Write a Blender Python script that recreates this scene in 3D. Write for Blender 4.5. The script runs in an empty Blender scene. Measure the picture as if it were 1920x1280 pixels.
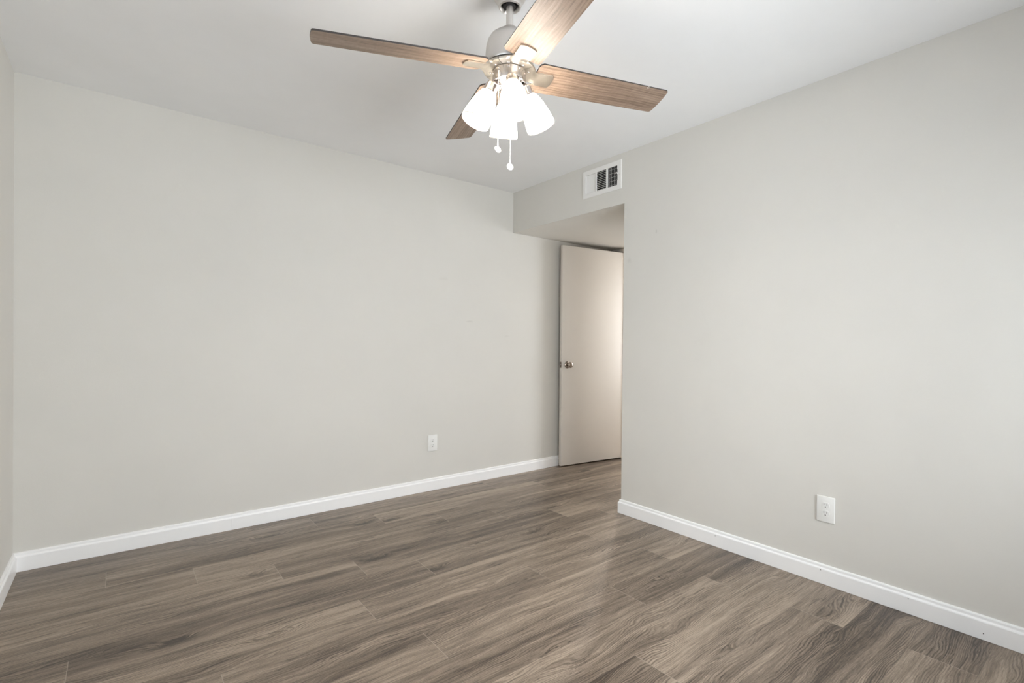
import bpy, bmesh, math, random
from mathutils import Vector, Matrix

S = bpy.context.scene
C = S.collection
PI = math.pi
random.seed(7)

# ------------------------------------------------------------------ camera
H = 2.44                       # ceiling height
D = 3.4366                     # back wall (y)
W = 2.6818                     # right wall (x)
L = -0.4038                    # left wall (x)
F = -1.10                      # wall behind the camera (y)
YE = 2.2161                    # end of the right wall, start of the alcove
SOF = 2.0956                   # alcove ceiling height
XD = 3.955                     # wall with the doorway at the end of the alcove
BT, BH = 0.016, 0.0933         # baseboard thickness / height

cam_d = bpy.data.cameras.new('camera')
cam = bpy.data.objects.new('camera', cam_d)
C.objects.link(cam)
f_px, yaw, cy, ch, roll, pitch, cx = 941.73, 0.90394, 647.81, 1.15004, 0.00974, -0.00705, 963.74
fw = Vector((math.cos(yaw), math.sin(yaw), 0)); rt = Vector((math.sin(yaw), -math.cos(yaw), 0)); up = Vector((0, 0, 1))
F2 = fw * math.cos(pitch) + up * math.sin(pitch)
U2 = up * math.cos(pitch) - fw * math.sin(pitch)
R3 = rt * math.cos(roll) + U2 * math.sin(roll)
U3 = U2 * math.cos(roll) - rt * math.sin(roll)
m = Matrix((R3, U3, -F2)).transposed().to_4x4()
m.translation = Vector((0, 0, ch))
cam.matrix_world = m
cam_d.sensor_width = 36.0
cam_d.sensor_fit = 'HORIZONTAL'
cam_d.lens = 36.0 * f_px / 1920.0
cam_d.shift_x = -(cx - 960) / 1920.0
cam_d.shift_y = (cy - 640) / 1920.0
cam_d.clip_start = 0.02
S.camera = cam

# ------------------------------------------------------------------ world, daylight, exposure
wd = bpy.data.worlds.new('sky'); S.world = wd; wd.use_nodes = True
bg = wd.node_tree.nodes['Background']
bg.inputs['Color'].default_value = (0.84, 0.915, 1.0, 1)
bg.inputs['Strength'].default_value = 2.1

WX0, WX1, WZ0, WZ1 = 0.45, 2.15, 0.50, 1.76      # window in the wall behind the camera
LY0, LY1, LZ0, LZ1 = 0.05, 1.65, 0.60, 2.00      # opening added in the unseen left wall to brighten the right wall
SIDE_FILL_W = 4.0
DAY_W, BULB_E, SHADE_E, HALL_W = 97.0, 420.0, 10.5, 58.0

HALL_FILL_W = 62.0  # power of the fill light added for the door
def area(name, loc, size, sizey, power, color, direction):
    l = bpy.data.lights.new(name, 'AREA'); l.shape = 'RECTANGLE'
    l.size = size; l.size_y = sizey; l.energy = power; l.color = color
    o = bpy.data.objects.new(name, l); C.objects.link(o); o.location = loc
    o.rotation_euler = Vector(direction).to_track_quat('-Z', 'Y').to_euler()
    return o
area('daylight', ((WX0 + WX1) / 2, F - 0.125, (WZ0 + WZ1) / 2), WX1 - WX0 - 0.02, WZ1 - WZ0 - 0.02, DAY_W, (0.91, 0.96, 1.0), (0, 1, 0))
area('fill_side', (L - 0.125, (LY0 + LY1) / 2, (LZ0 + LZ1) / 2), LY1 - LY0 - 0.02, LZ1 - LZ0 - 0.02, SIDE_FILL_W, (0.91, 0.96, 1.0), (1, 0, 0))  # added fill from the left, lifts the right wall against the back wall

area('hall_fill', (5.75 + 0.125, 2.375, 1.35), 0.83, 1.58, HALL_FILL_W, (0.97, 0.975, 1.0), (-1, 0, 0))  # added fill light in the unseen hall, brightens the open door

S.view_settings.view_transform = 'Standard'
S.view_settings.look = 'None'
S.view_settings.exposure = 0.10
S.view_settings.gamma = 1.0
S.view_settings.use_curve_mapping = False
S.cycles.use_denoising = True
S.cycles.max_bounces = 12
S.cycles.diffuse_bounces = 8
S.cycles.sample_clamp_indirect = 10.0
S.cycles.caustics_reflective = False
S.cycles.caustics_refractive = False

# ------------------------------------------------------------------ node helpers
class NT:
    def __init__(s, name):
        s.m = bpy.data.materials.new(name); s.m.use_nodes = True
        s.t = s.m.node_tree; s.t.nodes.clear()
        s.out = s.t.nodes.new('ShaderNodeOutputMaterial')
    def n(s, typ, **kw):
        nd = s.t.nodes.new(typ)
        for k, v in kw.items():
            if hasattr(nd, k): setattr(nd, k, v)
        return nd
    def set(s, nd, **kw):
        for k, v in kw.items():
            key = k.replace('_', ' ')
            sock = nd.inputs[key] if key in nd.inputs else nd.inputs[k]
            s.put(sock, v)
        return nd
    def put(s, sock, v):
        if isinstance(v, bpy.types.NodeSocket): s.t.links.new(v, sock)
        else: sock.default_value = v
    def math(s, op, a, b=0.0, c=None, clamp=False):
        nd = s.n('ShaderNodeMath', operation=op, use_clamp=clamp)
        s.put(nd.inputs[0], a); s.put(nd.inputs[1], b)
        if c is not None: s.put(nd.inputs[2], c)
        return nd.outputs[0]
    def mixc(s, f, a, b, blend='MIX'):
        nd = s.n('ShaderNodeMix', data_type='RGBA', blend_type=blend)
        s.put(nd.inputs['Factor'], f)
        s.put(nd.inputs[6], a); s.put(nd.inputs[7], b)
        return nd.outputs[2]
    def noise(s, vec, scale, detail=2.0, rough=0.5, dist=0.0):
        nd = s.n('ShaderNodeTexNoise')
        s.put(nd.inputs['Vector'], vec); s.set(nd, Scale=scale, Detail=detail, Roughness=rough, Distortion=dist)
        return nd.outputs['Fac']
    def ramp(s, f, stops):
        nd = s.n('ShaderNodeValToRGB'); e = nd.color_ramp.elements
        while len(e) < len(stops): e.new(0.5)
        for el, (p, c) in zip(e, stops):
            el.position = p; el.color = (*c, 1) if len(c) == 3 else c
        s.put(nd.inputs[0], f)
        return nd.outputs[0]
    def xyz(s, x, y, z):
        nd = s.n('ShaderNodeCombineXYZ'); s.put(nd.inputs[0], x); s.put(nd.inputs[1], y); s.put(nd.inputs[2], z)
        return nd.outputs[0]
    def maprange(s, v, a, b, c, d):
        nd = s.n('ShaderNodeMapRange'); nd.clamp = True
        s.put(nd.inputs[0], v)
        for i, x in enumerate((a, b, c, d)): s.put(nd.inputs[i + 1], x)
        return nd.outputs[0]
    def bsdf(s, color, rough=0.5, metal=0.0, spec=0.5, bump=None, bstr=0.1, bdist=0.001):
        p = s.n('ShaderNodeBsdfPrincipled')
        s.put(p.inputs['Base Color'], color if not isinstance(color, tuple) else (*color, 1))
        s.put(p.inputs['Roughness'], rough); s.put(p.inputs['Metallic'], metal)
        s.put(p.inputs['Specular IOR Level'], spec)
        if bump is not None:
            b = s.n('ShaderNodeBump'); s.set(b, Strength=bstr, Distance=bdist); s.put(b.inputs['Height'], bump)
            s.t.links.new(b.outputs[0], p.inputs['Normal'])
        s.t.links.new(p.outputs[0], s.out.inputs['Surface'])
        s.p = p
        return s.m

def paint(name, col, rough=0.6, spec=0.3, tex=True, spots=()):
    t = NT(name)
    co = t.n('ShaderNodeNewGeometry').outputs['Position']
    v = t.noise(co, 3.0, 3.0, 0.6)
    c = t.mixc(t.maprange(v, 0.3, 0.7, 0.0, 1.0), (*[x * 0.985 for x in col], 1), (*[min(1, x * 1.012) for x in col], 1))
    for (p, r, sc, dark) in spots:            # faint scuffs where the wall has been touched
        mp = t.n('ShaderNodeVectorMath', operation='SUBTRACT'); t.put(mp.inputs[0], co); mp.inputs[1].default_value = p
        m2 = t.n('ShaderNodeVectorMath', operation='MULTIPLY'); t.put(m2.inputs[0], mp.outputs[0]); m2.inputs[1].default_value = sc
        ln = t.n('ShaderNodeVectorMath', operation='LENGTH'); t.put(ln.inputs[0], m2.outputs[0])
        d = t.math('ADD', ln.outputs['Value'], t.math('MULTIPLY', t.math('SUBTRACT', t.noise(co, 40.0, 3.0), 0.5), r * 1.1))
        k = t.maprange(d, r * 0.3, r, dark, 0.0)
        c = t.mixc(k, c, (0.30, 0.285, 0.25, 1))
    b = t.noise(co, 260.0, 2.0, 0.6) if tex else None
    return t.bsdf(c, rough, 0, spec, b, 0.22, 0.001)

WALLC = (0.660, 0.645, 0.606)
M = {}
M['wall_back'] = paint('wall_paint', WALLC, spots=[((2.245, D, 1.315), 0.045, (1, 1, 4.5), 0.16), ((2.62, D, 1.20), 0.04, (1, 1, 3), 0.08), ((2.0, D, 1.64), 0.05, (1, 1, 2.5), 0.07)])
M['wall'] = paint('wall_paint_side', WALLC, spots=[((W, 2.169, 1.703), 0.03, (1, 1.4, 1.2), 0.13), ((W, 1.957, 1.862), 0.016, (1, 2.4, 1.0), 0.28)])
M['ceiling'] = paint('ceiling_paint', (0.865, 0.87, 0.875), 0.8, 0.1)
M['trim'] = paint('trim_paint', (0.89, 0.89, 0.89), 0.32, 0.5, tex=False)
M['door'] = paint('door_paint', (0.72, 0.68, 0.63), 0.42, 0.4, tex=False)
M['plastic'] = NT('white_plastic').bsdf((0.80, 0.80, 0.78), 0.3)
M['register'] = NT('register_enamel').bsdf((0.80, 0.79, 0.77), 0.4)
M['slot'] = NT('dark_slot').bsdf((0.02, 0.018, 0.016), 0.6)
M['duct'] = NT('duct_metal').bsdf((0.015, 0.015, 0.015), 0.7)

def metal(name, col, rough, brushed=True):
    t = NT(name)
    tc = t.n('ShaderNodeTexCoord').outputs['Object']
    mp = t.n('ShaderNodeMapping'); mp.inputs['Scale'].default_value = (60, 60, 900)
    t.put(mp.inputs['Vector'], tc)
    n = t.noise(mp.outputs[0], 1.0, 3.0)
    r = t.maprange(n, 0.3, 0.7, rough * 0.85, rough * 1.15)
    return t.bsdf(col, r if brushed else rough, 1.0, 0.5)
M['nickel'] = metal('brushed_nickel', (0.72, 0.69, 0.66), 0.40)
M['iron'] = metal('satin_nickel', (0.60, 0.54, 0.46), 0.40)
M['polished'] = metal('polished_nickel', (0.66, 0.62, 0.60), 0.16)
M['knob'] = metal('knob_nickel', (0.36, 0.31, 0.27), 0.22)
M['black'] = NT('motor_dark').bsdf((0.02, 0.018, 0.018), 0.5)
M['fob'] = NT('white_fob').bsdf((0.88, 0.88, 0.88), 0.35)
M['chain'] = NT('pale_chain').bsdf((0.80, 0.78, 0.74), 0.35, 0.3)
M['edge'] = NT('dark_blade_edge').bsdf((0.045, 0.036, 0.032), 0.45)
M['chip'] = NT('bare_wood_chip').bsdf((0.75, 0.68, 0.58), 0.6)

# lit frosted glass
t = NT('frosted_glass')
di = t.n('ShaderNodeBsdfDiffuse'); di.inputs['Color'].default_value = (0.90, 0.88, 0.84, 1)
tr = t.n('ShaderNodeBsdfTranslucent'); tr.inputs['Color'].default_value = (0.97, 0.93, 0.86, 1)
mx = t.n('ShaderNodeMixShader'); mx.inputs[0].default_value = 0.16
t.t.links.new(di.outputs[0], mx.inputs[1]); t.t.links.new(tr.outputs[0], mx.inputs[2])
gl = t.n('ShaderNodeBsdfGlossy'); gl.inputs['Roughness'].default_value = 0.25
m2 = t.n('ShaderNodeMixShader'); m2.inputs[0].default_value = 0.04
t.t.links.new(mx.outputs[0], m2.inputs[1]); t.t.links.new(gl.outputs[0], m2.inputs[2])
ge = t.n('ShaderNodeEmission'); ge.inputs['Color'].default_value = (1.0, 0.97, 0.92, 1); ge.inputs['Strength'].default_value = SHADE_E
ad = t.n('ShaderNodeAddShader'); t.t.links.new(m2.outputs[0], ad.inputs[0]); t.t.links.new(ge.outputs[0], ad.inputs[1])
t.t.links.new(ad.outputs[0], t.out.inputs['Surface'])
M['shade'] = t.m
t = NT('lit_bulb')
em = t.n('ShaderNodeEmission'); em.inputs['Color'].default_value = (1.0, 0.95, 0.88, 1); em.inputs['Strength'].default_value = BULB_E
t.t.links.new(em.outputs[0], t.out.inputs['Surface'])
M['bulb'] = t.m
M['lip'] = NT('ground_glass_lip').bsdf((0.74, 0.67, 0.57), 0.4)
# window glass
t = NT('window_glass')
tp = t.n('ShaderNodeBsdfTransparent'); gg = t.n('ShaderNodeBsdfGlossy'); gg.inputs['Roughness'].default_value = 0.02
fr = t.n('ShaderNodeFresnel'); mg = t.n('ShaderNodeMixShader')
t.t.links.new(fr.outputs[0], mg.inputs[0]); t.t.links.new(tp.outputs[0], mg.inputs[1]); t.t.links.new(gg.outputs[0], mg.inputs[2])
t.t.links.new(mg.outputs[0], t.out.inputs['Surface'])
M['glass'] = t.m

# floor boards: uv 'grain' = metres along / across the board (shifted per board), 'rim' = metres from the board's centre
def floor_mat():
    t = NT('grey_oak_laminate')
    g = t.n('ShaderNodeUVMap'); g.uv_map = 'grain'
    sp = t.n('ShaderNodeSeparateXYZ'); t.put(sp.inputs[0], g.outputs[0])
    u, v = sp.outputs[0], sp.outputs[1]
    at = t.n('ShaderNodeAttribute'); at.attribute_name = 'tone'
    seed = t.math('MULTIPLY', at.outputs['Fac'], 37.0)
    # knots: sparse voronoi cells in stretched board space
    kv = t.n('ShaderNodeTexVoronoi', voronoi_dimensions='3D', feature='F1'); kv.inputs['Scale'].default_value = 1.0
    kv.inputs['Randomness'].default_value = 0.9
    t.put(kv.inputs['Vector'], t.xyz(t.math('MULTIPLY', u, 1.9), t.math('MULTIPLY', v, 6.5), seed))
    kd = kv.outputs['Distance']
    pull = t.maprange(kd, 0.05, 0.50, 1.0, 0.0)
    pull = t.math('POWER', pull, 2.0)
    # slow sideways wander of the grain
    wv = t.noise(t.xyz(t.math('MULTIPLY', u, 1.7), t.math('MULTIPLY', v, 6.0), seed), 1.0, 3.0, 0.55)
    wander = t.math('MULTIPLY', t.math('SUBTRACT', wv, 0.5), 0.046)
    v2 = t.math('ADD', t.math('ADD', v, wander), t.math('MULTIPLY', pull, 0.05))
    # broad dark / light streaks
    s1 = t.noise(t.xyz(t.math('MULTIPLY', u, 1.1), t.math('MULTIPLY', v2, 21.0), seed), 1.0, 4.0, 0.6)
    s2 = t.noise(t.xyz(t.math('MULTIPLY', u, 4.5), t.math('MULTIPLY', v2, 110.0), seed), 1.0, 4.0, 0.68)
    s3 = t.noise(t.xyz(t.math('MULTIPLY', u, 22.0), t.math('MULTIPLY', v2, 420.0), seed), 1.0, 3.0, 0.7)
    # growth rings (cathedral figure)
    v3 = t.math('ADD', v2, t.math('MULTIPLY', wander, 1.9))
    rj = t.noise(t.xyz(t.math('MULTIPLY', u, 30.0), t.math('MULTIPLY', v3, 90.0), seed), 1.0, 3.0, 0.6)
    rg = t.math('SINE', t.math('ADD', t.math('MULTIPLY', v3, 760.0), t.math('MULTIPLY', rj, 3.2)))
    rg = t.math('POWER', t.math('MULTIPLY_ADD', rg, 0.5, 0.5), 2.5)
    zone = t.noise(t.xyz(t.math('MULTIPLY', u, 1.3), t.math('MULTIPLY', v3, 9.0), t.math('ADD', seed, 5.0)), 1.0, 2.0)
    rg = t.math('MULTIPLY', rg, t.maprange(zone, 0.42, 0.62, 0.15, 1.0))
    s0 = t.noise(t.xyz(t.math('MULTIPLY', u, 0.7), t.math('MULTIPLY', v2, 8.0), seed), 1.0, 2.0, 0.5)
    spk = t.noise(t.xyz(t.math('MULTIPLY', u, 260.0), t.math('MULTIPLY', v, 420.0), seed), 1.0, 2.0, 0.7)
    # hairline checks running with the grain
    cn = t.noise(t.xyz(t.math('MULTIPLY', u, 1.6), t.math('MULTIPLY', v2, 42.0), t.math('ADD', seed, 11.0)), 1.0, 3.0, 0.6)
    crack = t.maprange(t.math('ABSOLUTE', t.math('SUBTRACT', cn, 0.5)), 0.0, 0.022, 1.0, 0.0)
    crack = t.math('MULTIPLY', crack, t.maprange(t.noise(t.xyz(t.math('MULTIPLY', u, 2.5), t.math('MULTIPLY', v, 14.0), seed), 1.0, 2.0), 0.48, 0.62, 0.0, 1.0))
    kn = t.math('ADD', kd, t.math('MULTIPLY', t.math('SUBTRACT', t.noise(t.xyz(t.math('MULTIPLY', u, 45.0), t.math('MULTIPLY', v, 130.0), seed), 1.0, 3.0, 0.7), 0.5), 0.30))
    f = t.math('MULTIPLY', s1, 0.70)
    f = t.math('MULTIPLY_ADD', s0, 0.40, f)
    f = t.math('MULTIPLY_ADD', s2, 0.58, f)
    f = t.math('MULTIPLY_ADD', s3, 0.50, f)
    f = t.math('MULTIPLY_ADD', spk, 0.30, f)
    f = t.math('MULTIPLY_ADD', rg, -0.23, f)
    f = t.math('MULTIPLY_ADD', t.math('SUBTRACT', at.outputs['Fac'], 0.5), 0.12, f)
    f = t.math('MULTIPLY_ADD', t.maprange(kn, 0.02, 0.20, 1.0, 0.0), -0.26, f)
    f = t.math('MULTIPLY_ADD', crack, -0.24, f)
    f = t.maprange(f, 0.91, 1.40, 0.0, 1.0)
    c = t.ramp(f, [(0.0, (0.0459, 0.0336, 0.0247)), (0.25, (0.1032, 0.0772, 0.057)), (0.5, (0.1739, 0.1343, 0.1013)), (0.75, (0.2532, 0.1997, 0.1533)), (1.0, (0.3631, 0.2905, 0.2256))])
    # rims
    rm = t.n('ShaderNodeUVMap'); rm.uv_map = 'rim'
    rs = t.n('ShaderNodeSeparateXYZ'); t.put(rs.inputs[0], rm.outputs[0])
    hl = t.n('ShaderNodeAttribute'); hl.attribute_name = 'half_length'
    de = t.math('SUBTRACT', hl.outputs['Fac'], t.math('ABSOLUTE', rs.outputs[0]))
    dl = t.math('SUBTRACT', 0.10025, t.math('ABSOLUTE', rs.outputs[1]))
    c = t.mixc(t.maprange(de, 0.0008, 0.0016, 0.55, 0.0), c, (0.42, 0.36, 0.30, 1))  # bevel highlight at the board ends, painted as a pale line
    c = t.mixc(t.maprange(dl, 0.0004, 0.0012, 0.55, 0.0), c, (0.045, 0.035, 0.03, 1))
    ro = t.maprange(s2, 0.3, 0.7, 0.30, 0.42)
    return t.bsdf(c, ro, 0, 0.42, s3, 0.06, 0.0006)
M['floor'] = floor_mat()

def blade_mat():
    t = NT('weathered_oak_blade')
    g = t.n('ShaderNodeUVMap'); g.uv_map = 'grain'
    sp = t.n('ShaderNodeSeparateXYZ'); t.put(sp.inputs[0], g.outputs[0])
    u, v = sp.outputs[0], sp.outputs[1]
    wv = t.noise(t.xyz(t.math('MULTIPLY', u, 3.0), t.math('MULTIPLY', v, 9.0), 0.0), 1.0, 2.0)
    v2 = t.math('MULTIPLY_ADD', t.math('SUBTRACT', wv, 0.5), 0.026, v)
    s1 = t.noise(t.xyz(t.math('MULTIPLY', u, 2.2), t.math('MULTIPLY', v2, 46.0), 0.0), 1.0, 4.0, 0.6)
    s2 = t.noise(t.xyz(t.math('MULTIPLY', u, 16.0), t.math('MULTIPLY', v2, 420.0), 3.0), 1.0, 4.0, 0.7)
    rg = t.math('MULTIPLY_ADD', t.math('SINE', t.math('MULTIPLY', v2, 520.0)), 0.5, 0.5)
    sx = t.noise(t.xyz(t.math('MULTIPLY', u, 160.0), t.math('MULTIPLY', v, 9.0), 5.0), 1.0, 2.0)      # cross saw marks
    f = t.math('MULTIPLY', s1, 0.65)
    f = t.math('MULTIPLY_ADD', s2, 0.65, f)
    f = t.math('MULTIPLY_ADD', rg, -0.10, f)
    f = t.math('MULTIPLY_ADD', sx, 0.12, f)
    f = t.maprange(f, 0.42, 0.98, 0.0, 1.0)
    c = t.ramp(f, [(0.0, (0.100, 0.064, 0.044)), (0.35, (0.215, 0.147, 0.104)), (0.7, (0.335, 0.243, 0.180)), (1.0, (0.46, 0.36, 0.28))])
    return t.bsdf(c, 0.42, 0, 0.4, s2, 0.08, 0.0005)
M['blade'] = blade_mat()

# ------------------------------------------------------------------ mesh helpers
def box(bm, x0, x1, y0, y1, z0, z1, bev=0.0, seg=2, mi=0):
    vs = [bm.verts.new((x, y, z)) for x in (x0, x1) for y in (y0, y1) for z in (z0, z1)]
    fs = [bm.faces.new([vs[i] for i in q]) for q in ((0, 1, 3, 2), (4, 6, 7, 5), (0, 4, 5, 1), (2, 3, 7, 6), (0, 2, 6, 4), (1, 5, 7, 3))]
    for f in fs: f.material_index = mi
    if bev > 0:
        es = list({e for f in fs for e in f.edges})
        bmesh.ops.bevel(bm, geom=es, offset=bev, segments=seg, affect='EDGES', profile=0.5)
    return vs

def lathe(bm, prof, n=48, loc=(0, 0, 0), axis=(0, 0, 1), close=False):
    """prof = [(r, h)] turned about axis through loc"""
    q = Vector((0, 0, 1)).rotation_difference(Vector(axis).normalized())
    rings = []
    for r, h in prof:
        if r < 1e-6:
            rings.append([bm.verts.new(q @ Vector((0, 0, h)) + Vector(loc))])
        else:
            rings.append([bm.verts.new(q @ Vector((r * math.cos(2 * PI * i / n), r * math.sin(2 * PI * i / n), h)) + Vector(loc)) for i in range(n)])
    pairs = list(zip(rings, rings[1:]))
    if close: pairs.append((rings[-1], rings[0]))
    for a, b in pairs:
        for i in range(n):
            j = (i + 1) % n
            if len(a) == 1 and len(b) == 1: continue
            if len(a) == 1: bm.faces.new((a[0], b[j], b[i]))
            elif len(b) == 1: bm.faces.new((a[i], a[j], b[0]))
            else: bm.faces.new((a[i], a[j], b[j], b[i]))

def tube(bm, pts, r, n=8):
    pts = [Vector(p) for p in pts]; rings = []
    for k, p in enumerate(pts):
        d = (pts[min(k + 1, len(pts) - 1)] - pts[max(k - 1, 0)]).normalized()
        q = Vector((0, 0, 1)).rotation_difference(d)
        rings.append([bm.verts.new(p + q @ Vector((r * math.cos(2 * PI * i / n), r * math.sin(2 * PI * i / n), 0))) for i in range(n)])
    for a, b in zip(rings, rings[1:]):
        for i in range(n):
            j = (i + 1) % n; bm.faces.new((a[i], a[j], b[j], b[i]))
    bm.faces.new(rings[0][::-1]); bm.faces.new(rings[-1])

def finish(name, bm, mats, parent=None, smooth=True, angle=38, loc=None):
    bmesh.ops.recalc_face_normals(bm, faces=bm.faces[:])
    me = bpy.data.meshes.new(name)
    if smooth:
        for f in bm.faces: f.smooth = True
        for e in bm.edges:
            if len(e.link_faces) == 2 and e.calc_face_angle(0) > math.radians(angle): e.smooth = False
    bm.to_mesh(me); bm.free()
    for mm in (mats if isinstance(mats, (list, tuple)) else [mats]): me.materials.append(mm)
    o = bpy.data.objects.new(name, me); C.objects.link(o)
    if parent: o.parent = parent
    if loc: o.location = loc
    return o

def struct(name, bm, mats, **kw):
    o = finish(name, bm, mats, **kw)
    if o.parent is None: o['kind'] = 'structure'
    return o

def thing(name, label, cat, loc, rot=None, group=None):
    o = bpy.data.objects.new(name, None); C.objects.link(o)
    o.location = loc; o.empty_display_size = 0.1
    if rot is not None: o.rotation_euler = rot
    o['label'] = label; o['category'] = cat
    if group: o['group'] = group
    return o

NB = bmesh.new

# ------------------------------------------------------------------ room shell
T = 0.12
# back wall (bedroom + alcove)
bm = NB(); box(bm, L - T, XD + T, D, D + T, 0, H); struct('wall_back', bm, M['wall_back'], smooth=False)
bm = NB(); box(bm, L - T, L, F - T, LY0, 0, H); box(bm, L - T, L, LY1, D, 0, H)
box(bm, L - T, L, LY0, LY1, 0, LZ0); box(bm, L - T, L, LY0, LY1, LZ1, H)
struct('wall_left', bm, M['wall'], smooth=False)
# wall behind the camera with its window opening
bm = NB()
box(bm, L, WX0, F - T, F, 0, H); box(bm, WX1, W + T, F - T, F, 0, H)
box(bm, WX0, WX1, F - T, F, 0, WZ0); box(bm, WX0, WX1, F - T, F, WZ1, H)
struct('wall_front', bm, M['wall'], smooth=False)
# right wall, its end, and the header over the alcove with the duct opening
VY0, VY1, VZ0, VZ1 = 2.262, 2.580, 2.222, 2.378
bm = NB()
def quad(*p):
    return bm.faces.new([bm.verts.new(q) for q in p])
ys = [F, YE, VY0, VY1, D]; zs = [0, SOF, VZ0, VZ1, H]
grid = {}
def gv(y, z):
    k = (round(y, 5), round(z, 5))
    if k not in grid: grid[k] = bm.verts.new((W, y, z))
    return grid[k]
for i in range(4):
    for j in range(4):
        if i >= 1 and j == 0: continue            # the alcove opening
        if i == 2 and j == 2: continue            # the duct opening
        bm.faces.new((gv(ys[i], zs[j]), gv(ys[i + 1], zs[j]), gv(ys[i + 1], zs[j + 1]), gv(ys[i], zs[j + 1])))
ext = bmesh.ops.extrude_face_region(bm, geom=bm.faces[:])
for v in ext['geom']:
    if isinstance(v, bmesh.types.BMVert): v.co.x += T
rw = struct('wall_right', bm, M['wall'], smooth=False)
# alcove: side wall, lowered ceiling, end wall with the doorway
DY0, DY1, DZ = 2.475, 3.25, 2.06
bm = NB(); box(bm, W + T, XD, YE - T, YE, 0, H); struct('wall_alcove', bm, M['wall'], smooth=False)
bm = NB(); box(bm, W + T, XD, YE, D, SOF, SOF + 0.06); struct('ceiling_alcove', bm, M['wall'], smooth=False)
bm = NB()
box(bm, XD, XD + T, YE - T, DY0 - 0.02, 0, H); box(bm, XD, XD + T, DY1 + 0.02, D, 0, H); box(bm, XD, XD + T, DY0 - 0.02, DY1 + 0.02, DZ + 0.02, H)
struct('wall_doorway', bm, M['wall'], smooth=False)
# hallway beyond the doorway
HX, HY0, HY1 = 5.75, 1.8, 4.3
QY0, QY1, QZ0, QZ1 = 1.95, 2.80, 0.55, 2.15          # opening added in the unseen hall so fill light reaches the door
bm = NB(); box(bm, HX, HX + T, HY0 - T, QY0, 0, H); box(bm, HX, HX + T, QY1, HY1 + T, 0, H)
box(bm, HX, HX + T, QY0, QY1, 0, QZ0); box(bm, HX, HX + T, QY0, QY1, QZ1, H)
struct('wall_hall', bm, M['wall'], smooth=False)
bm = NB(); box(bm, XD + T, HX, HY0 - T, HY0, 0, H); struct('wall_hall_near', bm, M['wall'], smooth=False)
bm = NB(); box(bm, XD + T, HX, HY1, HY1 + T, 0, H); struct('wall_hall_far', bm, M['wall'], smooth=False)
bm = NB(); box(bm, XD, XD + T, D + T, HY1 + T, 0, H); struct('wall_hall_side', bm, M['wall'], smooth=False)
bm = NB(); box(bm, L - T, HX + T, F - T, HY1 + T, H, H + 0.1); struct('ceiling', bm, M['ceiling'], smooth=False)

# floor: one mesh, a face per board
bm = NB()
gr = bm.loops.layers.uv.new('grain'); rim = bm.loops.layers.uv.new('rim')
tone = bm.faces.layers.float.new('tone'); half = bm.faces.layers.float.new('half_length')
RW, PL = 0.2005, 1.37
known = {0: 0.97, 1: -0.044, 2: 0.296, 3: 0.626, 4: 0.963, 5: 1.233, 6: 0.84, 7: 1.65, 8: 0.946, 9: 1.83, 10: 2.28, 11: 1.50, 12: 2.325}
fx0, fx1 = L - T, HX + T
for i in range(-5, 20):
    y1 = 3.371 - RW * i; y0 = y1 - RW
    j = known.get(i, random.uniform(0, PL))
    while j > fx0: j -= PL
    while j < fx1:
        a, b = max(j, fx0), min(j + PL, fx1)
        if b - a > 1e-4:
            f = bm.faces.new([bm.verts.new(p) for p in ((a, y0, 0), (b, y0, 0), (b, y1, 0), (a, y1, 0))])
            tn = random.random(); f[tone] = tn; f[half] = PL / 2
            ou, ov = random.uniform(0, 40), random.uniform(0, 40); fl = random.choice((-1, 1))
            for lp in f.loops:
                x, y, _ = lp.vert.co
                lp[gr].uv = (ou + (x - j) * fl, ov + (y - y0))
                lp[rim].uv = (x - j - PL / 2, y - y0 - RW / 2)
        j += PL
bmesh.ops.recalc_face_normals(bm, faces=bm.faces[:])
for f in bm.faces:
    if f.normal.z < 0: f.normal_flip()
me = bpy.data.meshes.new('floor'); bm.to_mesh(me); bm.free(); me.materials.append(M['floor'])
fo = bpy.data.objects.new('floor', me); C.objects.link(fo); fo['kind'] = 'structure'

# baseboards: a moulded section swept along a wall run
SEC = [(0, 0), (BT - 0.0015, 0), (BT, 0.0015), (BT, 0.070), (BT - 0.0012, 0.0735), (BT - 0.0062, 0.0775), (BT - 0.0068, 0.0795), (BT - 0.0068, 0.088), (BT - 0.0085, 0.0915), (0.0035, BH), (0, BH)]
def sweep(bm, path, gaps=()):
    """path: [(x, y)] wall-side points; the board grows to the LEFT of the walking direction"""
    n = len(path); rings = []
    for k in range(n):
        p = Vector(path[k])
        dirs = []
        if k > 0: dirs.append((p - Vector(path[k - 1])).normalized())
        if k < n - 1: dirs.append((Vector(path[k + 1]) - p).normalized())
        nr = [Vector((-d.y, d.x)) for d in dirs]
        nm = sum(nr, Vector((0, 0))); nm.normalize(); s = 1 / max(0.2, nm.dot(nr[0]))
        rings.append([bm.verts.new((p.x + nm.x * s * o, p.y + nm.y * s * o, z)) for o, z in SEC])
    for a, b in zip(rings, rings[1:]):
        for i in range(len(SEC)):
            j = (i + 1) % len(SEC); bm.faces.new((a[i], a[j], b[j], b[i]))
    bm.faces.new(rings[0]); bm.faces.new(rings[-1][::-1])
def nail(bm, p, nrm, r=0.0022):
    n0 = len(bm.faces)
    q = Vector((0, 0, 1)).rotation_difference(Vector(nrm))
    ring = [bm.verts.new(Vector(p) + q @ Vector((r * math.cos(a * PI / 4), r * math.sin(a * PI / 4), 0.0003))) for a in range(8)]
    f = bm.faces.new(ring); f.material_index = 1
bm = NB()
for a, b in ((XD, 0.5387), (0.5382, 0.2075), (0.20725, 0.0526), (0.05235, L)): sweep(bm, [(a, D), (b, D)])
struct('baseboard_back', bm, [M['trim'], M['slot']], smooth=False)
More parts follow.
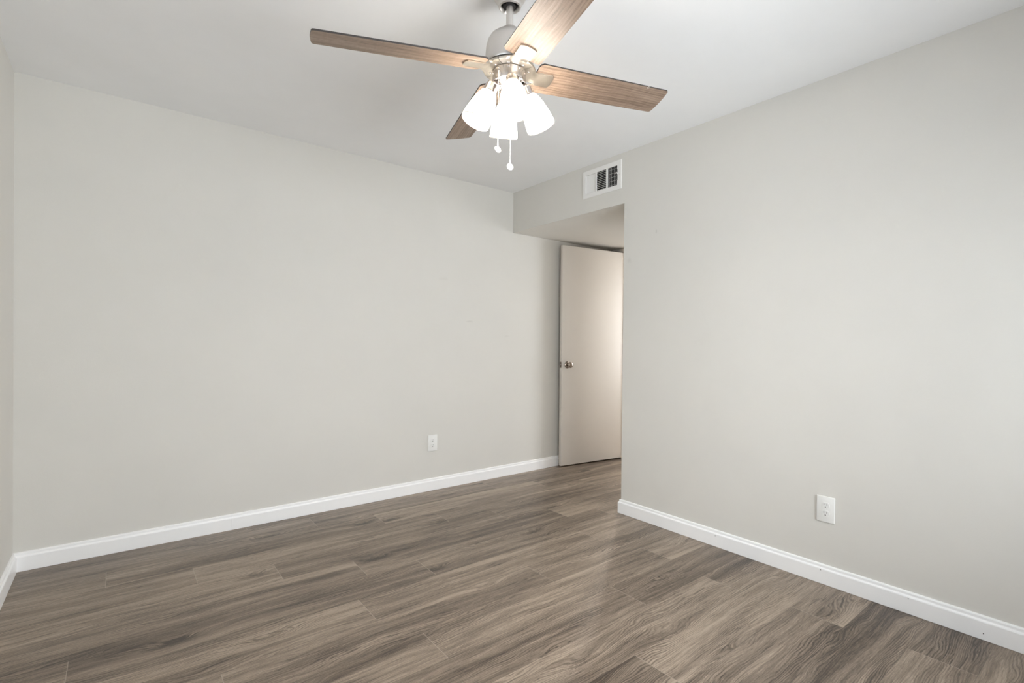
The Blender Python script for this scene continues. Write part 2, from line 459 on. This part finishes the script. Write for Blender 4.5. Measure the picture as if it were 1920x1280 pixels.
bm = NB(); sweep(bm, [(L, D - BT), (L, F)]); struct('baseboard_left', bm, [M['trim'], M['slot']], smooth=False)
bm = NB(); sweep(bm, [(W, F), (W, YE), (XD, YE)])
for y, z in ((1.522, 0.062), (0.977, 0.0665), (0.6346, 0.066), (0.3956, 0.026)): nail(bm, (W - BT, y, z), (-1, 0, 0), 0.002)
struct('baseboard_right', bm, [M['trim'], M['slot']], smooth=False)
bm = NB(); sweep(bm, [(L + BT, F), (W - BT, F)]); struct('baseboard_front', bm, [M['trim'], M['slot']], smooth=False)

# doorway lining and casing
bm = NB()
box(bm, XD - 0.002, XD + T + 0.002, DY0 - 0.02, DY0, 0, DZ); box(bm, XD - 0.002, XD + T + 0.002, DY1, DY1 + 0.02, 0, DZ)
box(bm, XD - 0.002, XD + T + 0.002, DY0 - 0.02, DY1 + 0.02, DZ, DZ + 0.02)
for x0, x1 in ((XD - 0.014, XD - 0.002), (XD + T + 0.002, XD + T + 0.014)):
    box(bm, x0, x1, DY0 - 0.066, DY0 - 0.006, 0, SOF - 0.002 if x0 < XD else DZ + 0.06, 0.003)
    box(bm, x0, x1, DY1 + 0.006, DY1 + 0.066, 0, SOF - 0.002 if x0 < XD else DZ + 0.06, 0.003)
    box(bm, x0, x1, DY0 - 0.006, DY1 + 0.006, DZ + 0.006, SOF - 0.002 if x0 < XD else DZ + 0.06, 0.003)
struct('trim_1', bm, M['door'], smooth=False)

# window behind the camera
wf = bpy.data.objects.new('window_1', None); C.objects.link(wf); wf['kind'] = 'structure'
wf.location = ((WX0 + WX1) / 2, F - 0.08, WZ0)
ww, wh = (WX1 - WX0) / 2, WZ1 - WZ0
bm = NB()
for a in ((-ww, -ww + 0.045, 0, wh), (ww - 0.045, ww, 0, wh), (-ww + 0.045, ww - 0.045, 0, 0.045), (-ww + 0.045, ww - 0.045, wh - 0.045, wh), (-0.02, 0.02, 0.045, wh - 0.045)):
    box(bm, a[0], a[1], -0.03, 0.03, a[2], a[3])
finish('window_frame', bm, M['trim'], wf, smooth=False)
bm = NB(); box(bm, -ww + 0.045, -0.02, -0.003, 0.003, 0.045, wh - 0.045); finish('window_pane', bm, M['glass'], wf, smooth=False)
bm = NB(); box(bm, 0.02, ww - 0.045, -0.003, 0.003, 0.045, wh - 0.045); finish('window_pane', bm, M['glass'], wf, smooth=False)
bm = NB(); box(bm, -ww - 0.05, ww + 0.05, 0.082, 0.12, -0.025, 0.0, 0.004); finish('window_sill', bm, M['trim'], wf, smooth=False)

def fill_window(name, x, y0, y1, z0, z1, sill):  # frame, pane and sill for an opening added for fill light
    w2 = bpy.data.objects.new(name, None); C.objects.link(w2); w2['kind'] = 'structure'
    w2.location = (x, (y0 + y1) / 2, z0)
    hw, hh = (y1 - y0) / 2, z1 - z0
    bm = NB()
    for a in ((-hw, -hw + 0.04, 0, hh), (hw - 0.04, hw, 0, hh), (-hw + 0.04, hw - 0.04, 0, 0.04), (-hw + 0.04, hw - 0.04, hh - 0.04, hh)):
        box(bm, -0.025, 0.025, a[0], a[1], a[2], a[3])
    finish('window_frame', bm, M['trim'], w2, smooth=False)
    bm = NB(); box(bm, -0.003, 0.003, -hw + 0.04, hw - 0.04, 0.04, hh - 0.04); finish('window_pane', bm, M['glass'], w2, smooth=False)
    bm = NB(); box(bm, min(sill), max(sill), -hw - 0.05, hw + 0.05, -0.025, 0.0, 0.004); finish('window_sill', bm, M['trim'], w2, smooth=False)
fill_window('fill_window_hall', HX + 0.07, QY0, QY1, QZ0, QZ1, (-0.072, -0.11))  # added around the door's fill light, out of view
fill_window('fill_window_side', L - 0.08, LY0, LY1, LZ0, LZ1, (0.082, 0.12))  # added beside the camera, out of view, to balance the wall brightness

# ------------------------------------------------------------------ door standing open against the back wall
hinge = Vector((3.953, 3.2575, 0))
ang = math.radians(7.6)
dr = bpy.data.objects.new('door_1', None); C.objects.link(dr); dr['kind'] = 'structure'
dr.location = hinge; dr.rotation_euler = (0, 0, PI - ang)      # local +x from hinge to free edge, local -y away from the camera
DW, DT = 0.755, 0.035
bm = NB(); box(bm, 0.0, DW, -DT, 0, 0.012, 2.047, 0.0035, 3)
finish('door_panel', bm, M['door'], dr)
kx, kz = DW - 0.062, 0.945
bm = NB(); lathe(bm, [(0, 0), (0.031, 0), (0.0325, 0.002), (0.031, 0.006), (0.022, 0.011), (0.013, 0.013), (0.0, 0.013)], 40, (kx, 0, kz), (0, 1, 0))
ros = finish('door_rosette', bm, M['knob'], dr)
bm = NB(); lathe(bm, [(0, 0.010), (0.0115, 0.010), (0.0105, 0.022), (0.014, 0.030), (0.0235, 0.037), (0.0272, 0.046), (0.0262, 0.055), (0.021, 0.060), (0.012, 0.0622), (0, 0.0625)], 40, (kx, 0, kz), (0, 1, 0))
finish('door_knob', bm, M['knob'], dr)
bm = NB(); box(bm, DW - 0.001, DW + 0.0012, -0.030, -0.005, kz - 0.028, kz + 0.028, 0.0005, 1)
lp = finish('latch_plate', bm, M['knob'], dr, smooth=False)
bm = NB(); box(bm, DW + 0.001, DW + 0.011, -0.024, -0.011, kz - 0.008, kz + 0.008, 0.002, 2)
finish('latch_bolt', bm, M['polished'], lp, smooth=False)
for z in (0.28, 1.02, 1.80):
    bm = NB(); lathe(bm, [(0, z - 0.045), (0.006, z - 0.045), (0.006, z + 0.045), (0, z + 0.045)], 12, (-0.006, 0.003, 0))
    finish('hinge', bm, M['knob'], dr)

# ------------------------------------------------------------------ wall outlets
def outlet(label, loc, rotz):
    o = thing('wall_outlet', label, 'outlet', loc, (0, 0, rotz), 'duplex wall outlets')
    bm = NB(); box(bm, -0.040, 0.040, -0.0065, 0.0, -0.062, 0.062, 0.003, 3)
    finish('cover_plate', bm, M['plastic'], o)
    for dz in (0.0195, -0.0195):
        bm = NB()
        pts = []
        for k in range(40):
            a = 2 * PI * k / 40
            pts.append((0.0172 * math.cos(a), max(-0.0140, min(0.0140, 0.0172 * math.sin(a)))))
        top = [bm.verts.new((x, -0.0082, z + dz)) for x, z in pts]; bot = [bm.verts.new((x * 1.03, -0.0055, z * 1.03 + dz)) for x, z in pts]
        bm.faces.new(top)
        for k in range(40): bm.faces.new((top[k], top[(k + 1) % 40], bot[(k + 1) % 40], bot[k]))
        r = finish('receptacle', bm, M['plastic'], o, smooth=False)
        for sx, hh in ((-0.0066, 0.0042), (0.0066, 0.0036)):
            bm = NB(); box(bm, sx - 0.0011, sx + 0.0011, -0.0086, -0.0078, dz + 0.0045 - hh, dz + 0.0045 + hh)
            finish('blade_slot', bm, M['slot'], r, smooth=False)
        bm = NB(); lathe(bm, [(0, 0), (0.0028, 0), (0.0028, 0.0009), (0, 0.0009)], 16, (0, -0.0078, dz - 0.0075), (0, -1, 0))
        finish('ground_hole', bm, M['slot'], r, smooth=False)
    bm = NB(); lathe(bm, [(0, 0), (0.0028, 0), (0.0026, 0.0008), (0, 0.0012)], 16, (0, -0.0063, 0), (0, -1, 0))
    finish('plate_screw', bm, M['plastic'], o)
    return o
outlet('small white duplex outlet low on the long back wall, left of the open door', (1.910, D, 0.3645), 0)
outlet('white duplex outlet on the right wall above its baseboard, nearer the camera', (W, 0.963, 0.3600), -PI / 2)

# ------------------------------------------------------------------ air register in the header
vc = Vector((W, 2.4195, 2.3000))
vt = thing('air_vent', 'white metal three-way air register on the header above the alcove opening', 'vent', vc, (0, 0, -PI / 2))
# local: x = toward the camera end (world -y), -y = out of the wall, z up
bm = NB()
VW, VH = 0.1775, 0.0975
iy = [(-0.1515, -0.0535), (-0.0465, 0.0435), (0.0555, 0.1435)]
z0, z1 = -0.068, 0.067
fy0, fy1 = -0.007, -0.0003
xs = [-VW, iy[0][0], iy[0][1], iy[1][0], iy[1][1], iy[2][0], iy[2][1], VW]
for k in range(7):
    hole = k in (1, 3, 5)
    if hole:
        box(bm, xs[k], xs[k + 1], fy0, fy1, -VH, z0); box(bm, xs[k], xs[k + 1], fy0, fy1, z1, VH)
    else:
        box(bm, xs[k], xs[k + 1], fy0, fy1, -VH, VH)
finish('register_frame', bm, M['register'], vt, smooth=False)
bm = NB()                                           # stamped lip round the plate
for a in ((-VW - 0.0015, VW + 0.0015, -VH - 0.0015, -VH), (-VW - 0.0015, VW + 0.0015, VH, VH + 0.0015), (-VW - 0.0015, -VW, -VH, VH), (VW, VW + 0.0015, -VH, VH)):
    box(bm, a[0], a[1], -0.005, 0.0, a[2], a[3])
finish('register_rim', bm, M['register'], vt, smooth=False)
def slat(bm, c, along, tilt, half_len, half_w, th=0.0009):
    """thin louvre blade; along 'x' or 'z'; tilt turns its width from facing out (0) to edge-on"""
    if along == 'z': ax, w = Vector((0, 0, 1)), Vector((math.cos(tilt), math.sin(tilt), 0))
    else: ax, w = Vector((1, 0, 0)), Vector((0, math.sin(tilt), math.cos(tilt)))
    nn = ax.cross(w); c = Vector(c)
    vs = [bm.verts.new(c + ax * a * half_len + w * b * half_w + nn * d * th) for a in (-1, 1) for b in (-1, 1) for d in (-1, 1)]
    for q in ((0, 1, 3, 2), (4, 6, 7, 5), (0, 4, 5, 1), (2, 3, 7, 6), (0, 2, 6, 4), (1, 5, 7, 3)): bm.faces.new([vs[i] for i in q])
zc, zh = (z0 + z1) / 2, (z1 - z0) / 2
bm = NB()
for k in range(7):
    x = iy[0][0] + (k + 0.5) * 0.098 / 7
    slat(bm, (x, 0.0025, zc), 'z', math.radians(26), zh, 0.0086, 0.0005)
finish('louver_bank', bm, M['register'], vt, smooth=False)
bm = NB()
for k in range(11):
    z = z0 + (k + 0.5) * 2 * zh / 11
    slat(bm, ((iy[1][0] + iy[1][1]) / 2, 0.0005, z), 'x', math.radians(54), 0.045, 0.0056, 0.0005)
finish('louver_bank', bm, M['register'], vt, smooth=False)
bm = NB()
for k in range(7):
    x = iy[2][0] + (k + 0.25) * 0.088 / 6.5
    slat(bm, (x, 0.0005, zc), 'z', math.radians(-44), zh, 0.0060, 0.0004)
for k in range(5):
    z = z0 + (k + 0.6) * 2 * zh / 5
    tube(bm, [(iy[2][0], 0.014, z), (iy[2][1], 0.014, z)], 0.0009, 6)
finish('louver_bank', bm, M['register'], vt, smooth=False)
bm = NB(); box(bm, 0.1475, 0.1505, -0.0076, -0.006, -0.038, 0.037)
finish('lever_slot', bm, M['slot'], vt, smooth=False)
bm = NB(); box(bm, 0.128, 0.150, -0.018, -0.014, 0.010, 0.0145, 0.0012); box(bm, 0.147, 0.151, -0.016, -0.0045, 0.006, 0.0145, 0.0012)
finish('damper_lever', bm, M['register'], vt, smooth=False)
for x in (-0.166, 0.163):
    bm = NB(); lathe(bm, [(0, 0), (0.0034, 0), (0.0028, 0.0012), (0, 0.0016)], 16, (x, -0.0068, 0.0), (0, -1, 0))
    finish('mounting_screw', bm, M['nickel'], vt)
bm = NB()
dx0, dx1, dz0, dz1, dd = -(VY1 - vc.y) + 0.001, (vc.y - VY0) - 0.001, VZ0 - vc.z + 0.001, VZ1 - vc.z - 0.001, 0.118
box(bm, dx0, dx1, dd - 0.003, dd, dz0, dz1); box(bm, dx0, dx0 + 0.002, 0.012, dd, dz0, dz1); box(bm, dx1 - 0.002, dx1, 0.012, dd, dz0, dz1)
box(bm, dx0, dx1, 0.012, dd, dz0, dz0 + 0.002); box(bm, dx0, dx1, 0.012, dd, dz1 - 0.002, dz1)
finish('duct_sleeve', bm, M['duct'], vt, smooth=False)

# ------------------------------------------------------------------ ceiling fan
HUB = Vector((1.1123, 1.4569, H))
fan = thing('ceiling_fan', 'four-blade ceiling fan with oak blades, brushed nickel motor and lit frosted lamp shades', 'ceiling fan', HUB)
def Z(z): return z - H                              # world height to fan-local
bm = NB(); lathe(bm, [(0, 0), (0.068, 0), (0.070, -0.004), (0.069, -0.012), (0.062, -0.036), (0.050, -0.055), (0.043, -0.062), (0.041, -0.068), (0.0405, -0.076), (0.036, -0.079), (0.0335, -0.075), (0.0300, -0.066), (0.024, -0.050), (0.0, -0.048)], 64)
finish('canopy', bm, M['nickel'], fan)
bm = NB(); lathe(bm, [(0.0235, -0.0735), (0.0255, -0.066), (0.0255, -0.052), (0.0, -0.052)], 32); lathe(bm, [(0, -0.066), (0.0222, -0.074), (0.0, -0.079)], 24)
finish('hanger_ball', bm, M['black'], fan)
bm = NB(); lathe(bm, [(0, -0.05), (0.0128, -0.05), (0.0128, Z(2.282)), (0, Z(2.282))], 32)
finish('downrod', bm, M['nickel'], fan)
bm = NB(); lathe(bm, [(0, Z(2.290)), (0.017, Z(2.290)), (0.027, Z(2.286)), (0.0305, Z(2.281)), (0.031, Z(2.272)), (0.040, Z(2.270)), (0.056, Z(2.264)), (0.070, Z(2.253)), (0.079, Z(2.238)), (0.0845, Z(2.215)), (0.0866, Z(2.190)), (0.0872, Z(2.160)), (0.0872, Z(2.153)), (0.0850, Z(2.149)), (0.060, Z(2.148)), (0, Z(2.148))], 72)
motor = finish('motor_housing', bm, M['nickel'], fan)
bm = NB(); lathe(bm, [(0, Z(2.1478)), (0.078, Z(2.1478)), (0.080, Z(2.145)), (0.080, Z(2.139)), (0.072, Z(2.136)), (0.049, Z(2.1358)), (0.049, Z(2.1305)), (0, Z(2.1305))], 56)
finish('flywheel', bm, M['black'], fan)

A0 = -0.2852; R0, R1 = 0.1007, 0.6676; W0, W1 = 0.0704, 0.0639; OFF = 0.0065; ZB = 2.1330
TT = [-0.2446, -0.2349, -0.2149, -0.2100]           # pitch of each blade
DD = [0.0292, 0.0066, -0.0616, -0.0147]             # droop of each blade
def frame(k):
    a = A0 + k * PI / 2
    u = Vector((math.cos(a), math.sin(a), 0)); v = Vector((-math.sin(a), math.cos(a), 0))
    wv = v * math.cos(TT[k]) + Vector((0, 0, 1)) * math.sin(TT[k])
    ul = (u + Vector((0, 0, DD[k]))).normalized(); nv = ul.cross(wv).normalized()
    base = Vector((0, 0, Z(ZB) - DD[k] * R0)) + v * OFF
    return u, v, wv, nv, base
def bpt(k, r, s, h=0.0):
    u, v, wv, nv, base = frame(k)
    return base + u * r + Vector((0, 0, DD[k] * r)) + wv * s + nv * h
TH = 0.0055
for k in range(4):
    # outline (r, s) with eased corners
    def corner(cr, cs, sr, ss, rad):
        return [(cr - sr * rad * (1 - math.sin(q)), cs - ss * rad * (1 - math.cos(q))) for q in (0, PI / 8, PI / 4, 3 * PI / 8, PI / 2)]
    out = [(R0, -W0 + 0.016), (R0 + 0.004, -W0 + 0.006), (R0 + 0.014, -W0)]
    c1 = corner(R1, -W1, 1, -1, 0.010); out += c1
    for q in (0.25, 0.5, 0.75):
        out.append((R1 + 0.004 * math.sin(q * PI), -W1 + 0.010 + q * (2 * W1 - 0.020)))
    out += corner(R1, W1, 1, 1, 0.010)[::-1]
    out += [(R0 + 0.014, W0), (R0 + 0.004, W0 - 0.006), (R0, W0 - 0.016)]
    bm = NB(); ug = bm.loops.layers.uv.new('grain')
    lo = [bm.verts.new(bpt(k, r, s, 0)) for r, s in out]; hi = [bm.verts.new(bpt(k, r, s, TH)) for r, s in out]
    fl = bm.faces.new(lo); fh = bm.faces.new(hi[::-1])
    for i in range(len(out)):
        f = bm.faces.new((lo[i], hi[i], hi[(i + 1) % len(out)], lo[(i + 1) % len(out)])); f.material_index = 1
    mp = {lo[i]: out[i] for i in range(len(out))}; mp.update({hi[i]: out[i] for i in range(len(out))})
    for f in bm.faces:
        for lp in f.loops:
            r, s = mp[lp.vert]; lp[ug].uv = (r + k * 3.7, s + k * 1.3)
    if k == 0:                                      # a chip knocked out of the near edge
        q = [bpt(k, r, s, h) for r, s, h in ((0.563, -0.0637, -0.0003), (0.577, -0.0637, -0.0003), (0.570, -0.0570, -0.0003))]
        f = bm.faces.new([bm.verts.new(p) for p in q]); f.material_index = 2
        q = [bpt(k, r, s, h) for r, s, h in ((0.563, -0.0662, 0.0002), (0.577, -0.0662, 0.0002), (0.571, -0.0662, 0.003))]
        f = bm.faces.new([bm.verts.new(p) for p in q]); f.material_index = 2
    bl = finish('blade', bm, [M['blade'], M['edge'], M['chip']], fan, smooth=False)

    # blade arm: quarter of the mounting ring, a bent neck and the pad under the blade
    a0 = A0 + k * PI / 2
    zr = Z(2.1302)
    bm = NB(); n = 24; t_ = 0.0045
    ang0, ang1 = a0 - PI / 4 + 0.012, a0 + PI / 4 - 0.012
    up_, lo_ = [], []
    def outer(a):                                   # outer rim swells into the neck
        d = abs(a - a0)
        return 0.0935 + 0.010 * math.exp(-(d / 0.34) ** 2)
    rad = [(0.050, 0.0), (0.066, 0.0), (0.082, 0.0), (0.092, 0.001), (None, 0.0045)]
    rows = []
    for i in range(n + 1):
        a = ang0 + (ang1 - ang0) * i / n
        row = []
        for r, dz in rad:
            rr = outer(a) if r is None else r
            row.append((rr * math.cos(a), rr * math.sin(a), zr + dz))
        rows.append(row)
    def sheet(rows, th):
        A = [[bm.verts.new(p) for p in row] for row in rows]
        B = [[bm.verts.new((p[0], p[1], p[2] + th)) for p in row] for row in rows]
        I, J = len(rows), len(rows[0])
        for i in range(I - 1):
            for j in range(J - 1):
                bm.faces.new((A[i][j], A[i + 1][j], A[i + 1][j + 1], A[i][j + 1])); bm.faces.new((B[i][j], B[i][j + 1], B[i + 1][j + 1], B[i + 1][j]))
        for i in range(I - 1):
            bm.faces.new((A[i][0], B[i][0], B[i + 1][0], A[i + 1][0])); bm.faces.new((A[i][-1], A[i + 1][-1], B[i + 1][-1], B[i][-1]))
        for j in range(J - 1):
            bm.faces.new((A[0][j], A[0][j + 1], B[0][j + 1], B[0][j])); bm.faces.new((A[-1][j], B[-1][j], B[-1][j + 1], A[-1][j + 1]))
    sheet(rows, t_)
    # neck + pad: lofted across the width
    u, v, wv, nv, base = frame(k)
    rows = []
    RS = [0.074, 0.084, 0.092, 0.099, 0.106, 0.113, 0.121, 0.132, 0.148, 0.163, 0.169]
    for r in RS:
        row = []
        b = max(0.0, min(1.0, (r - 0.080) / 0.036)); b = b * b * (3 - 2 * b)
        wd_ = 0.034 - 0.006 * math.exp(-((r - 0.106) / 0.012) ** 2) if r < 0.112 else 0.0295
        for j in range(9):
            s = -1 + 2 * j / 8
            ring = Vector((0, 0, zr + 0.0005)) + u * r + v * (s * wd_)
            rr = r + (0.0045 * (1 - s * s) if r > 0.165 else 0.0) - (0.0 if r < 0.165 else 0.004 * abs(s) ** 6)
            pad = bpt(k, rr, s * wd_, -0.0052)
            row.append(tuple(ring.lerp(pad, b)))
        rows.append(row)
    sheet(rows, t_)
    arm = finish('blade_arm', bm, M['iron'], fan)
    for da in (-0.42, 0.42):
        bm = NB(); lathe(bm, [(0, 0), (0.0048, 0), (0.0044, 0.0022), (0.002, 0.0034), (0, 0.0036)], 16, (0.069 * math.cos(a0 + da), 0.069 * math.sin(a0 + da), zr + 0.0002), (0, 0, -1))
        finish('arm_screw', bm, M['polished'], arm)

# light kit
bm = NB(); lathe(bm, [(0, Z(2.1298)), (0.056, Z(2.1298)), (0.0600, Z(2.1285)), (0.0605, Z(2.126)), (0.0605, Z(2.0905)), (0.0612, Z(2.0885)), (0.0605, Z(2.0865)), (0.056, Z(2.086)), (0.054, Z(2.090)), (0.030, Z(2.078)), (0.022, Z(2.062)), (0.012, Z(2.054)), (0, Z(2.052))], 64)
kit = finish('light_kit', bm, M['polished'], fan)
PH = math.radians(242.0)
RHO0, ZN, RHO1, ZO = 0.070, 2.053, 0.122, 1.940      # neck centre and mouth centre of a shade
for k in range(4):
    a = PH + k * PI / 2
    e = Vector((math.cos(a), math.sin(a), 0))
    n0 = e * RHO0 + Vector((0, 0, Z(ZN))); n1 = e * RHO1 + Vector((0, 0, Z(ZO)))
    ax = (n1 - n0).normalized(); ln = (n1 - n0).length
    bm = NB()
    tube(bm, [e * 0.030 + Vector((0, 0, Z(2.080))), e * 0.046 + Vector((0, 0, Z(2.078))), n0 - ax * 0.028], 0.0085, 14)
    lathe(bm, [(0, -0.036), (0.014, -0.035), (0.0220, -0.030), (0.0252, -0.022), (0.0262, 0.000), (0.0285, 0.003), (0.0285, 0.008), (0.0262, 0.008), (0.0215, -0.012), (0, -0.014)], 40, n0, ax)
    finish('lamp_holder', bm, M['polished'], fan)
    prof_o = [(0.0255, 0.004), (0.0272, 0.006), (0.0312, 0.013), (0.0368, 0.027), (0.0430, 0.050), (0.0480, 0.075), (0.0514, 0.100), (0.0534, ln - 0.003), (0.0538, ln)]
    prof_i = [(r - 0.0026, h) for r, h in prof_o][::-1]
    bm = NB(); lathe(bm, prof_o + [(0.0525, ln + 0.0012)] + prof_i, 64, n0, ax, close=True)
    for fc in bm.faces:                             # ground lip at the mouth
        if all((vv.co - n0).dot(ax) > ln - 0.0031 for vv in fc.verts): fc.material_index = 1
    finish('glass_shade', bm, [M['shade'], M['lip']], fan)
    bm = NB(); lathe(bm, [(0.0115, -0.006), (0.0125, 0.012), (0.0150, 0.026), (0.0205, 0.040), (0.0265, 0.054), (0.0295, 0.068), (0.0292, 0.080), (0.0255, 0.091), (0.0175, 0.0985), (0.008, 0.1015), (0, 0.102)], 40, n0, ax)
    finish('bulb', bm, M['bulb'], fan)

# pull chains
er, ef = Vector((rt.x, rt.y, 0)), Vector((fw.x, fw.y, 0))
def chain(x, y, z_top, z_fob, tilt, start=None):
    bm = NB(); z = z_top; pts = []
    zz = z_fob + 0.0125
    if start: tube(bm, [start, (x, y, z_top)], 0.0022, 8)
    tube(bm, [(x, y, z_top), (x, y, zz)], 0.0008, 6)
    nb = int((z_top - zz) / 0.0042)
    for i in range(nb):
        c = z_top - (i + 0.5) * (z_top - zz) / nb
        lathe(bm, [(0, -0.0016), (0.0012, -0.0011), (0.0017, 0), (0.0012, 0.0011), (0, 0.0016)], 6, (x, y, c))
    ch_ = finish('pull_chain', bm, M['chain'], fan)
    bm = NB()
    vd = Vector((-0.55, -0.70, -0.35)).normalized()
    d = (vd + (er * 0.7 + Vector((0, 0, 0.7))) * tilt * 1.25).normalized()
    lathe(bm, [(0, -0.0022), (0.0100, -0.0022), (0.0122, -0.0012), (0.0126, 0), (0.0122, 0.0012), (0.0100, 0.0022), (0, 0.0022)], 32, (x, y, z_fob), d)
    lathe(bm, [(0, -0.004), (0.0022, -0.004), (0.0026, 0.004), (0.0012, 0.009), (0, 0.009)], 12, (x, y, zz + 0.002))
    finish('pull_fob', bm, M['fob'], ch_)
p = er * -0.037 + ef * -0.055
pb = er * -0.033 + ef * -0.046
chain(p.x, p.y, Z(2.106), Z(1.829), 0.75, (pb.x, pb.y, Z(2.112)))
p = er * 0.006 + ef * 0.016
chain(p.x, p.y, Z(2.056), Z(1.793), 0.45)

# ------------------------------------------------------------------ hallway lamp: lights the doorway from beyond
hl = bpy.data.lights.new('hall_lamp', 'POINT'); hl.energy = HALL_W; hl.color = (1.0, 0.92, 0.84); hl.shadow_soft_size = 0.06
ho = bpy.data.objects.new('hall_lamp', hl); C.objects.link(ho); ho.location = (4.40, 3.44, 2.25)
